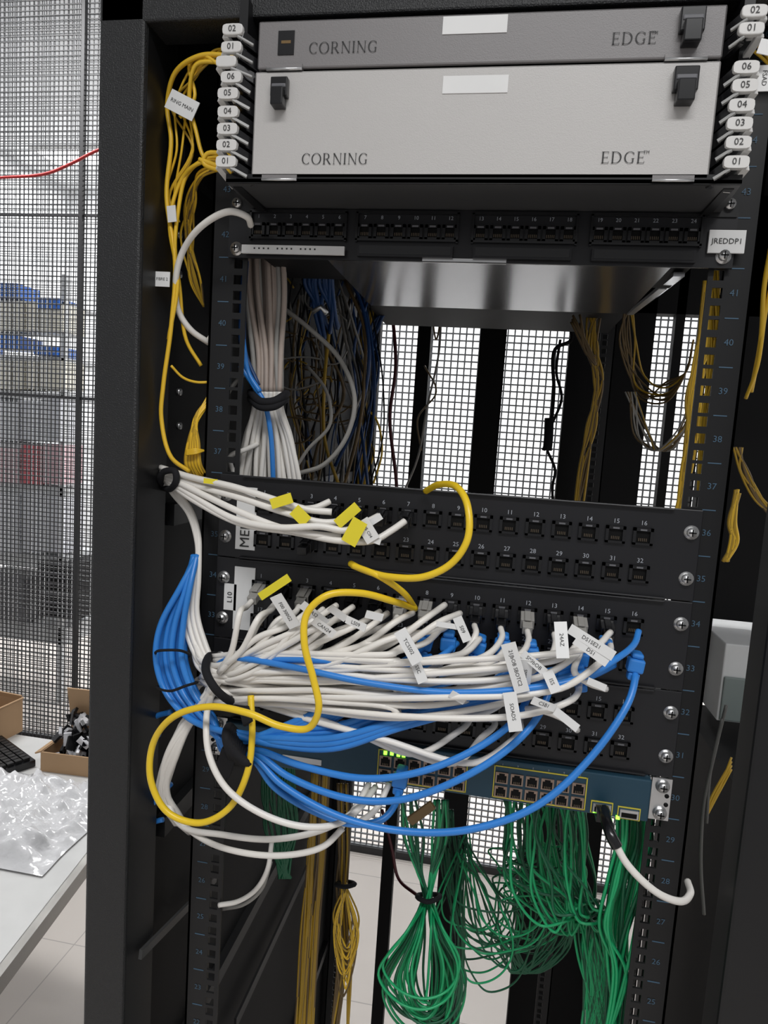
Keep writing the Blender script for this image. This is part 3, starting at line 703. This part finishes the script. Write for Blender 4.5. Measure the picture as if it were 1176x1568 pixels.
for k in range(10):
    o_=k*5.2; dd=J(.008)
    ln=[(300+J(4),850,-.02),(276+o_*.35,900,-.03+dd),(245+o_*.85,960,-.035+dd),(239+o_*.95,1010,-.04+dd),(254+o_,1060,-.045+dd),(290+o_*.8,1100,-.055+dd),(345+J(3),1122+k*3.2,-.07+dd)]
    if k<3: rt=[(420,1140-k*5,-.08),(510,1146-k*8,-.085),(610,1115-k*6,-.085),(720,1085-k*8,-.08),(830,1058-k*6,-.07),(905,1035-k*4,-.055),(940,1018-k*3,-.035)]
    elif k<6: rt=[(420,1132-(k-3)*6,-.075),(520,1128-(k-3)*9,-.075),(600,1100-(k-3)*8,-.075),(700,1070-(k-3)*4,-.07),(780,1060-(k-3)*8,-.06),(840,1048-(k-3)*10,-.05),(880,1020,-.03)]
    elif k==6: rt=[(400,1150,-.08),(460,1172,-.09),(560,1192,-.1),(650,1180,-.1),(740,1140,-.09),(790,1100,-.08),(812,1060,-.06)]
    elif k==7: rt=[(395,1155,-.08),(440,1188,-.09),(530,1222,-.1),(610,1225,-.1),(700,1195,-.1),(780,1145,-.09),(825,1095,-.075),(850,1030,-.05)]
    elif k==8: rt=[(390,1160,-.08),(430,1200,-.09),(520,1250,-.1),(620,1273,-.1),(720,1270,-.1),(820,1235,-.095),(900,1165,-.08),(960,1080,-.06),(972,1042,-.045),(972,1028,-.036)]
    else: rt=[(385,1160,-.075),(420,1205,-.08),(480,1242,-.08),(540,1262,-.075),(585,1255,-.065),(606,1230,-.05),(610,1208,-.035)]
    blue(ln+rt)
for k in range(6):
    blue([(350,1120+k*5,-.07),(420,1128-k*2,-.075),(480,1118-k*5,-.072),(540,1085-k*3,-.065),(580,1070,-.05),(600+k*20,1062-k*4,-.03)])
blue([(330,1018,-.05),(360,1008,-.075),(450,1022,-.095),(560,1045,-.1),(680,1060,-.1),(800,1055,-.1),(890,1038,-.09),(945,1008,-.07),(972,985,-.045),(978,966,-.033)],.003)
blue([(345,1010,-.05),(420,1010,-.085),(500,1012,-.09),(600,1022,-.08),(660,1005,-.05)],.003)
for px_ in ((640,1000),(655,985),(700,985),(735,1000),(800,1010),(820,1012)): blue([(px_[0]-60,px_[1]+40,-.06),(px_[0]-25,px_[1]+20,-.06),(px_[0],px_[1],-.035)],.003)
blue([(250,1255,.01),(220,1260,.01),(235,1230,0),(262,1200,.0)],.003); blue([(262,1090,-.01),(235,1100,0),(228,1120,0),(245,1125,.01)],.003)
c=[P(238,1000,-.05),P(246,996,-.065),P(275,996,-.06),P(290,1002,-.045),P(280,1006,-.02),P(250,1004,-.02)]; m.tube(catmull(c,6,True),.0014,velc,6,True)
c=[P(240,1052,-.05),P(262,1058,-.07),P(285,1050,-.07),P(302,1045,-.05),P(290,1046,-.03),P(260,1050,-.03)]; m.tube(catmull(c,6,True),.0014,velc,6,True)
m.build('blue_network_cable_bundle')
def bplug(x,y,d=-.03,ang=0,s=1):
    c=P(x,y,d); M=Matrix.Translation(c)@Matrix.Rotation(ang,4,'Y')
    bp.box(-.0075*s,.0075*s,-.006,.006,-.004,.009,bc,M); bp.box(-.0055*s,.0055*s,-.005,.005,-.012,-.004,bc,M); bp.box(-.0055,.0055,-.004,.012,.009,.014,bc,M)
for x,y,d in ((972,1022,-.036),(686,990,-.04),(650,988,-.04),(730,995,-.04),(812,1005,-.05),(888,1012,-.035),(925,1000,-.035),(612,1198,-.035),(598,1075,-.03),(768,993,-.04),(888,1040,-.04)): bplug(x,y,d,J(.25))
bp.build('blue_network_plugs',bevel=.002)
m=MB()
for k in range(9):
    c=[P(352+k*3,1112+k*4,-.07),P(346+k*3,1130+k*4,-.1),P(352+k*3.5,1152+k*2,-.1),P(366+k*2,1166,-.07),P(370+k*2,1140,-.045)]
    m.tube(catmull(c,5,True),.004,velc,8,True)
m.bar(P(352,1150,-.1),P(340,1185,-.09),.016,.003,velc); m.bar(P(380,1108,-.1),P(374,1085,-.09),.01,.003,velc)
m.build('velcro_wrap')
m=MB()
m.cable([(652,752,-.012),(672,742,-.04),(700,746,-.07),(716,775,-.09),(716,825,-.1),(692,862,-.1),(650,883,-.1),(595,883,-.09),(555,872,-.07),(537,863,-.05)],.0032,yc,12,10)
m.cable([(540,866,-.07),(580,882,-.085),(615,905,-.075),(636,932,-.04)],.003,yc,12,10)
m.cable([(636,932,-.045),(600,920,-.08),(550,908,-.1),(500,912,-.115),(470,940,-.12),(466,985,-.125),(480,1040,-.125),(488,1085,-.125),(472,1115,-.12),(430,1112,-.12),(380,1092,-.12),(320,1082,-.115),(265,1098,-.11),(234,1140,-.1),(231,1195,-.1),(256,1243,-.1),(305,1260,-.1),(350,1238,-.1),(378,1185,-.1),(386,1130,-.095),(384,1065,-.08)],.0032,yc,12,10)
m.build('yellow_patch_cord')
m=MB()
def wh(p): m.cable(p,.0031,wc,8,10)
wh([(325,1060,-.05),(316,1100,-.09),(320,1155,-.105),(345,1205,-.11),(395,1243,-.11),(460,1265,-.105),(515,1262,-.09),(548,1240,-.07),(575,1205,-.03)])
wh([(255,1225,-.02),(275,1262,-.03),(340,1278,-.06),(420,1285,-.075),(500,1268,-.08),(545,1240,-.06),(570,1212,-.035)])
wh([(250,1235,-.02),(300,1278,-.04),(355,1302,-.07),(430,1310,-.08),(495,1296,-.08),(525,1268,-.07)])
m.cable([(335,1386,.0),(365,1380,.0),(392,1362,.0),(410,1330,.0),(416,1290,.01)],.0028,wc); m.cable([(340,1392,.03),(375,1384,.02),(400,1362,.02),(415,1320,.02)],.0022,gc)
wh([(522,1268,-.06),(545,1235,-.05),(565,1200,-.03)]); wh([(545,1262,-.06),(575,1240,-.05),(596,1200,-.03)])
for k in range(7): wh([(325+J(8),1068+J(5),-.05),(290+J(6),1105,-.05),(262+J(8),1160,-.045),(250+J(7),1210,-.03),(268+J(8),1250,-.01),(290,1275,.02)])
m.build('white_patch_cable_loop')
m=MB(); m.bar(P(627,1258,-.05),P(663,1232,-.05),.009,.005,mat('brown_tape',(.13,.08,.03),.6)); m.build('brown_cable_sleeve',bevel=.001)
m=MB()
m.cable([(925,1240,-.02),(930,1262,-.045),(936,1280,-.055),(945,1297,-.058)],.0055,jackm,8,10)
c=P(922,1246,SY-.008); m.box(c.x-.006,c.x+.006,c.y-.006,c.y+.012,c.z-.006,c.z+.006,jackm)
m.cable([(943,1293,-.058),(958,1320,-.06),(985,1350,-.06),(1015,1372,-.055),(1045,1380,-.045),(1057,1368,-.03),(1053,1350,-.005)],.0034,wc,10,10)
m.build('console_cable')
m=MB()
for k in range(18):
    x=random.choice([612,618,625,632,670,676,682,690])+J(5)
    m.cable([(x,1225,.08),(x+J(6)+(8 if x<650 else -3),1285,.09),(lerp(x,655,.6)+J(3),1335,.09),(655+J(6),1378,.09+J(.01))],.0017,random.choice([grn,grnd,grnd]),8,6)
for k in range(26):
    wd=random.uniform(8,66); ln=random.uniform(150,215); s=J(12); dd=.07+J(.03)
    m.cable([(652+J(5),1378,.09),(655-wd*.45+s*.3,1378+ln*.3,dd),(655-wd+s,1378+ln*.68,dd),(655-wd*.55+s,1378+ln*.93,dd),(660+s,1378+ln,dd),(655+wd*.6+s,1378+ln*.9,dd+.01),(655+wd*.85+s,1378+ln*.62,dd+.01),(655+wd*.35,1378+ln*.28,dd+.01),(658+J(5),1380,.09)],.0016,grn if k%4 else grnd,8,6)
m.tube(catmull([P(642,1376,.075),P(655,1381,.07),P(670,1376,.075),P(668,1370,.11),P(645,1370,.11)],5,True),.003,velc,8,True)
m.build('green_cable_coil')
m=MB()
for k in range(60):
    x=random.uniform(765,900); d=random.uniform(.05,.18); sg=random.uniform(10,120)
    ex_=905+J(25); ey=1400+J(22)
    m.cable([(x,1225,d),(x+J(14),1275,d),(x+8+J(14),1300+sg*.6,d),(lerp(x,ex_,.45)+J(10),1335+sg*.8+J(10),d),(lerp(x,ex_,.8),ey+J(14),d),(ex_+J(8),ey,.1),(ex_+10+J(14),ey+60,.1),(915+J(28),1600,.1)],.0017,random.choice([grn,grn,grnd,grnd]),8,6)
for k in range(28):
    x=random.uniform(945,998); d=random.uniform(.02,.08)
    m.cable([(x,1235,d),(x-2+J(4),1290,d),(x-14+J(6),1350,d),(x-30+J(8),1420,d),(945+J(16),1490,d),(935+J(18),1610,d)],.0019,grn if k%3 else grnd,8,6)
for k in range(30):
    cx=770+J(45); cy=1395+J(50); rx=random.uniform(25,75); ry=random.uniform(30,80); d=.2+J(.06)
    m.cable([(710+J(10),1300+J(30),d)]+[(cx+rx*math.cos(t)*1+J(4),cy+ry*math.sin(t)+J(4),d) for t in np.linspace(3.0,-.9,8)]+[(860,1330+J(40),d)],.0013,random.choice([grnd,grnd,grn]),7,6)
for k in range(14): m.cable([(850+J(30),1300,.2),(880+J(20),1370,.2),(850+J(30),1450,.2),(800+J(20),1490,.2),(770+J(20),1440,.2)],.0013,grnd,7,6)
m.build('green_cable_bundle')
m=MB()
for k in range(22):
    x=random.uniform(395,450)
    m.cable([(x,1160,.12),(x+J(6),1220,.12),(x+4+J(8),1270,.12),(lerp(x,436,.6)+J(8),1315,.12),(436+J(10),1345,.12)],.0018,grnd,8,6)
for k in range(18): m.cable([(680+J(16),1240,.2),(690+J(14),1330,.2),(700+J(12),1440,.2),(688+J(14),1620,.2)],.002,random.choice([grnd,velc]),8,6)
m.build('dark_green_cable_bundle')
m=MB()
for k in range(22):
    x=485+J(14); m.cable([(x+6,1180,.18),(x+J(4),1300,.2),(x-8+J(3),1420,.22),(x-20+J(5),1600,.24)],.0022,random.choice([of,of,brf,brf]),8,6)
for k in range(8):
    x=524+J(8); m.cable([(x,1200,.2),(x+2,1300,.2),(x+J(6),1360,.2),(x+J(12),1450,.2),(x-8+J(10),1600,.2)],.002,random.choice([of,brf]),8,6)
for k in range(14):
    wd=random.uniform(5,18); y0=1360+J(8); ln=random.uniform(90,170)
    m.cable([(528+J(4),y0,.18),(528-wd,y0+ln*.5,.18),(528+J(5),y0+ln,.18),(532+wd,y0+ln*.55,.18),(530,y0+4,.18)],.0014,random.choice([of,yf,brf]),8,6)
m.tube(catmull([P(515,1355,.17),P(528,1358,.165),P(542,1355,.17),P(530,1350,.22)],5,True),.003,velc,8,True)
m.build('ochre_fiber_bundle')
m=MB()
m.bar(PX(215,1462,-.30),PX(330,1345,-.30),.010,.004,mat('dull_bracket_metal',(.10,.10,.10),.4,.6),(1,0,0)); m.bar(PX(360,1568,-.30),PX(470,1330,-.30),.02,.004,black2,(1,0,0))
m.build('side_bracket',rack)
